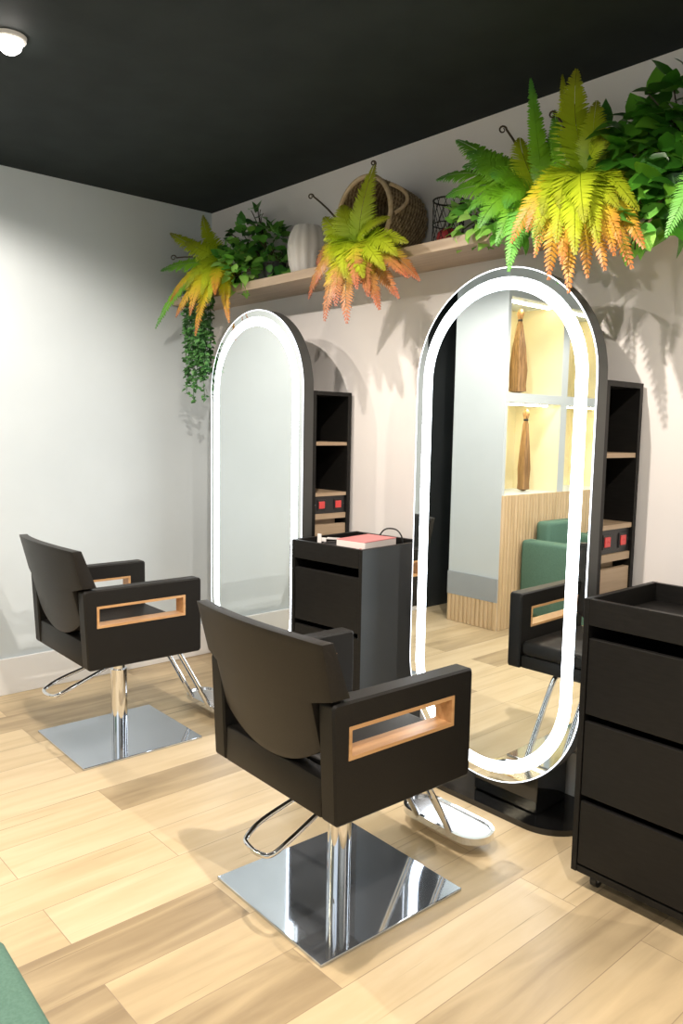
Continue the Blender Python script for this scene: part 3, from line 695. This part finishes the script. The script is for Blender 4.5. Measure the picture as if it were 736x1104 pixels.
def bush(parent, blobs, n, ln, mt, up=0.2, name='foliage', strands=9):
    """leaves scattered over the shells of several rounded masses, carried by thin stems from the pot"""
    base = Vector(parent.location); bm = nb(); la = bm.verts.layers.float.new('t'); sm = nb()
    tot = sum(b[3] * b[4] * b[5] for b in blobs) ** 1
    for (x, y, z, rx, ry, rz) in blobs:
        k = max(6, int(n * (rx * ry * rz) / tot)); c = Vector((x, y, z)) - base
        for i in range(k):
            d = Vector((random.gauss(0, 1), random.gauss(0, 1), random.gauss(0, 1))).normalized()
            f = random.uniform(0.45, 1.0) ** 0.5
            p = c + Vector((d.x * rx, d.y * ry, d.z * rz)) * f
            if p.y + base.y > -0.035: p.y = -0.035 - base.y
            o = (d + Vector((random.uniform(-.6, .6), random.uniform(-.8, .3), random.uniform(-.7, .5)))).normalized()
            nr = (d * 0.7 + Vector((0.3, -0.5, 0.7)) + Vector((random.uniform(-.4, .4),) * 3)).normalized()
            if abs(o.dot(nr)) > 0.9: o = o.cross(Vector((0.3, 0.2, 1)))
            l = ln * random.uniform(0.7, 1.2); leaf(bm, la, p, o, nr, l, l * 0.85, random.random())
        for i in range(strands):
            d = Vector((random.gauss(0, 1), random.gauss(0, 1), random.gauss(0, 1))).normalized()
            e = c + Vector((d.x * rx, d.y * ry, d.z * rz)) * 0.9
            if e.y + base.y > -0.03: e.y = -0.03 - base.y
            r0 = Vector((0, 0, 0.075))
            tube(sm, [bez(r0, c, e, q / 8) for q in range(9)], 0.0022, 5)
    part(name, bm, mt, parent, 'all'); part('stems', sm, stem_m, parent)
P = pt

# --- autumn fern in the corner
t = thing('potted_fern', 'orange and green fern at the corner end of the shelf', 'plant', (0.50, -0.20, SZ1), 0, 'artificial ferns on the shelf')
pot(t); r = Vector((0.55, -0.25, 2.235)); 
for (u, v, y, W, mt, lift) in ((174, 292, -0.39, 0.05, fern_green, 0.03), (184, 252, -0.33, 0.055, fern_yellow, 0.0), (219, 233, -0.20, 0.05, fern_yellow, -0.02), (200, 262, -0.33, 0.05, fern_yellow, 0.02),
    (168, 354, -0.44, 0.042, fern_green, 0.12), (190, 342, -0.46, 0.05, fern_autumn, 0.12), (211, 362, -0.44, 0.055, fern_autumn, 0.12), (226, 325, -0.46, 0.05, fern_yellow, 0.10), (247, 348, -0.38, 0.045, fern_autumn, 0.10), (184, 325, -0.46, 0.045, fern_autumn, 0.10), (205, 340, -0.48, 0.05, fern_autumn, 0.12), (232, 318, -0.46, 0.05, fern_autumn, 0.10), (218, 318, -0.48, 0.05, fern_yellow, 0.10), (200, 312, -0.44, 0.05, fern_yellow, 0.09)):
    frond(r, P(u, v, y), W, mt, t, lift, 0.05)
curl(r, P(190, 278, -0.33), t); curl(r, P(214, 268, -0.25), t)
# --- leafy plant behind the vase
t = thing('leafy_plant', 'dark green leafy plant on the shelf between corner fern and vase', 'plant', (0.80, -0.14, SZ1))
pot(t, 0.06, 0.10)
a = P(262, 262, -0.16); b_ = P(288, 262, -0.14); c_ = P(262, 296, -0.22); e_ = P(276, 236, -0.12); g_ = P(300, 285, -0.16)
bush(t, [(a.x, a.y, a.z, .13, .10, .10), (b_.x, b_.y, b_.z, .11, .09, .10), (e_.x, e_.y, e_.z, .05, .05, .06), (g_.x, g_.y, g_.z + 0.02, .09, .08, .07)], 190, 0.062, ivy_m)
bush(t, [(c_.x, c_.y - 0.05, c_.z + 0.02, .13, .09, .10)], 110, 0.058, ivy_light, name='young_foliage', strands=6)
# --- trailing plant in the corner
t = thing('trailing_plant', 'dense green trailing plant hanging below the corner fern', 'plant', (0.40, -0.17, SZ1), 0)
pot(t, 0.045, 0.07); base = Vector(t.location)
for i in range(22):
    bm = nb(); la = bm.verts.layers.float.new('t'); sm = nb()
    x = 0.40 + random.uniform(-0.10, 0.11); y = -0.315 + random.uniform(-0.06, 0.02); zb = random.uniform(1.50, 1.75) + abs(x - 0.40) * 1.2
    path = smooth_path([(0, 0, 0.05), ((x - base.x) * 0.6, -0.09, 0.075), (x - base.x, y - base.y, -0.04), (x - base.x + random.uniform(-.02, .02), y - base.y, (zb - base.z) * 0.55), (x - base.x + random.uniform(-.03, .03), y - base.y, zb - base.z)], 9)
    tube(bm, path, 0.0016, 5)
    for q in bm.verts: q[la] = 0.2
    for p in path[6:]:
        for k in range(3):
            d = Vector((random.gauss(0, 1), random.gauss(0, 1) - 0.4, random.uniform(-0.9, 0.2))).normalized()
            pp = p + Vector((random.uniform(-.012, .012), random.uniform(-.012, .012), random.uniform(-.014, .014)))
            leaf(bm, la, pp, d, Vector((0.3, -0.6, 0.7)), random.uniform(0.020, 0.030), 0.021, random.random())
    part('strand', bm, trail_m, t, 'all')
# --- rusty fern in front of the basket
t = thing('potted_fern', 'yellow-green fern with rusty tips in front of the woven basket', 'plant', (1.52, -0.315, SZ1), 0, 'artificial ferns on the shelf')
t.location = (1.36, -0.21, SZ1); pot(t, 0.045, 0.07)
r = P(385, 268, -0.33)
for (u, v, y, W, mt, lift) in ((333, 322, -0.40, 0.055, fern_rust, 0.12), (350, 346, -0.46, 0.06, fern_rust, 0.13), (374, 349, -0.48, 0.06, fern_rust, 0.13), (362, 330, -0.50, 0.06, fern_rust, 0.13), (409, 334, -0.46, 0.055, fern_rust, 0.12), (397, 320, -0.50, 0.055, fern_rust, 0.12),
    (430, 322, -0.40, 0.055, fern_rust, 0.11), (452, 303, -0.36, 0.055, fern_rust, 0.10), (342, 285, -0.42, 0.055, fern_rust, 0.09), (352, 258, -0.40, 0.06, fern_yellow, 0.06), (440, 262, -0.36, 0.05, fern_yellow, 0.06), (404, 178, -0.33, 0.055, fern_yellow, -0.02), (370, 222, -0.36, 0.06, fern_yellow, 0.02), (420, 235, -0.36, 0.05, fern_yellow, 0.03), (392, 300, -0.52, 0.06, fern_yellow, 0.10), (372, 300, -0.52, 0.06, fern_yellow, 0.10), (415, 292, -0.48, 0.055, fern_yellow, 0.09), (350, 235, -0.38, 0.05, fern_yellow, 0.03), (385, 312, -0.54, 0.055, fern_rust, 0.12), (341, 305, -0.46, 0.055, fern_rust, 0.11), (440, 300, -0.44, 0.05, fern_rust, 0.1), (360, 282, -0.50, 0.06, fern_yellow, 0.09), (428, 276, -0.44, 0.055, fern_yellow, 0.08)):
    frond(r, P(u, v, y), W, mt, t, lift, 0.05)
curl(r, P(338, 212, -0.38), t, 0.012); curl(r, P(405, 176, -0.33), t, 0.010)
# --- green fern above the near mirror
t = thing('potted_fern', 'bright green fern on the shelf above the near mirror', 'plant', (2.33, -0.20, SZ1), 0, 'artificial ferns on the shelf')
pot(t, 0.055, 0.085); r = P(582, 214, -0.27)
for (u, v, y, W, mt, lift) in ((472, 194, -0.32, 0.06, fern_green, 0.07), (493, 152, -0.26, 0.06, fern_green, 0.04), (482, 212, -0.36, 0.055, fern_green, 0.07), (505, 165, -0.32, 0.06, fern_green, 0.05), (572, 86, -0.24, 0.035, fern_green, 0.0), (516, 246, -0.44, 0.06, fern_green, 0.10), (548, 293, -0.46, 0.05, fern_mint, 0.13), (505, 228, -0.42, 0.05, fern_green, 0.08), (586, 262, -0.46, 0.05, fern_mint, 0.1), (560, 150, -0.28, 0.05, fern_yellow, 0.02), (600, 130, -0.20, 0.04, fern_green, 0.0), (530, 190, -0.42, 0.06, fern_green, 0.06), (578, 275, -0.44, 0.035, fern_mint, 0.1), (500, 180, -0.34, 0.055, fern_green, 0.07), (535, 265, -0.44, 0.05, fern_green, 0.11), (545, 225, -0.44, 0.05, fern_green, 0.09)):
    frond(r, P(u, v, y), W, mt, t, lift, 0.04)
curl(r, P(546, 140, -0.26), t, 0.014)
# --- small leafy plant under the green fern
t = thing('leafy_plant', 'small light green leafy plant tucked beneath the green fern', 'plant', (2.17, -0.17, SZ1))
pot(t, 0.045, 0.07); a = P(522, 236, -0.24); b_ = P(503, 240, -0.22); c_ = P(550, 246, -0.30)
bush(t, [(a.x, a.y, a.z, .10, .08, .075), (b_.x, b_.y, b_.z, .06, .06, .07), (c_.x, c_.y, c_.z, .08, .06, .06)], 120, 0.055, ivy_light, strands=6)
# --- autumn fern above the near mirror
t = thing('potted_fern', 'large yellow and orange fern hanging over the near mirror', 'plant', (2.62, -0.20, SZ1), 0, 'artificial ferns on the shelf')
pot(t, 0.055, 0.085); r = P(630, 196, -0.30)
for (u, v, y, W, mt, lift) in ((621, 76, -0.27, 0.065, fern_yellow, -0.02), (606, 82, -0.24, 0.03, fern_yellow, -0.02), (643, 110, -0.26, 0.05, fern_yellow, 0.0), (598, 120, -0.28, 0.035, fern_green, 0.0),
    (551, 262, -0.46, 0.055, fern_autumn, 0.13), (568, 250, -0.48, 0.06, fern_autumn, 0.12), (591, 302, -0.50, 0.055, fern_autumn, 0.15), (613, 316, -0.52, 0.055, fern_autumn, 0.16), (633, 300, -0.50, 0.05, fern_autumn, 0.15), (652, 292, -0.48, 0.055, fern_autumn, 0.14), (681, 290, -0.44, 0.06, fern_autumn, 0.14), (694, 268, -0.42, 0.055, fern_autumn, 0.12), (668, 262, -0.48, 0.055, fern_autumn, 0.12), (576, 278, -0.50, 0.04, fern_autumn, 0.13),
    (600, 262, -0.54, 0.06, fern_yellow, 0.12), (620, 275, -0.56, 0.06, fern_yellow, 0.13), (645, 262, -0.54, 0.06, fern_yellow, 0.12), (585, 232, -0.50, 0.06, fern_yellow, 0.09), (667, 225, -0.46, 0.05, fern_yellow, 0.07), (688, 228, -0.40, 0.045, fern_yellow, 0.07), (650, 150, -0.32, 0.05, fern_yellow, 0.02), (605, 285, -0.54, 0.055, fern_autumn, 0.14), (575, 256, -0.52, 0.055, fern_yellow, 0.11), (662, 276, -0.50, 0.05, fern_autumn, 0.13), (630, 240, -0.56, 0.06, fern_yellow, 0.1), (604, 225, -0.50, 0.06, fern_yellow, 0.09)):
    frond(r, P(u, v, y), W, mt, t, lift, 0.05)
curl(r, P(600, 124, -0.30), t, 0.013); curl(r, P(618, 112, -0.28), t, 0.010)
# --- heart-leaved plant at the right edge
t = thing('leafy_plant', 'dark heart-leaved plant on the shelf at the right edge', 'plant', (2.98, -0.18, SZ1))
pot(t, 0.06, 0.10)
bl = []
for (u, v, y, rx, ry, rz) in ((690, 160, -0.22, .12, .10, .13), (725, 130, -0.20, .12, .10, .15), (668, 150, -0.20, .06, .06, .06), (720, 190, -0.26, .13, .10, .10), (760, 160, -0.22, .14, .11, .16), (700, 215, -0.30, .08, .07, .06), (725, 225, -0.30, .09, .07, .07)):
    q = P(u, v, y); bl.append((q.x, q.y, q.z, rx, ry, rz))
bush(t, bl, 330, 0.085, pothos_m, strands=5)
q = P(682, 240, -0.36); bush(t, [(q.x, q.y, q.z, .04, .04, .09)], 22, 0.065, ivy_light, name='young_foliage', strands=3)
t = thing('potted_fern', 'green fern with one frond drooping at the right edge', 'plant', (3.18, -0.20, SZ1), 0, 'artificial ferns on the shelf')
pot(t); r = P(772, 190, -0.32)
for (u, v, y, W, mt, lift) in ((718, 256, -0.42, 0.045, fern_mint, 0.08), (760, 270, -0.44, 0.05, fern_green, 0.1), (800, 230, -0.42, 0.05, fern_green, 0.06), (790, 120, -0.3, 0.05, fern_green, 0.0), (820, 180, -0.35, 0.05, fern_green, 0.03)):
    frond(r, P(u, v, y), W, mt, t, lift, 0.03)
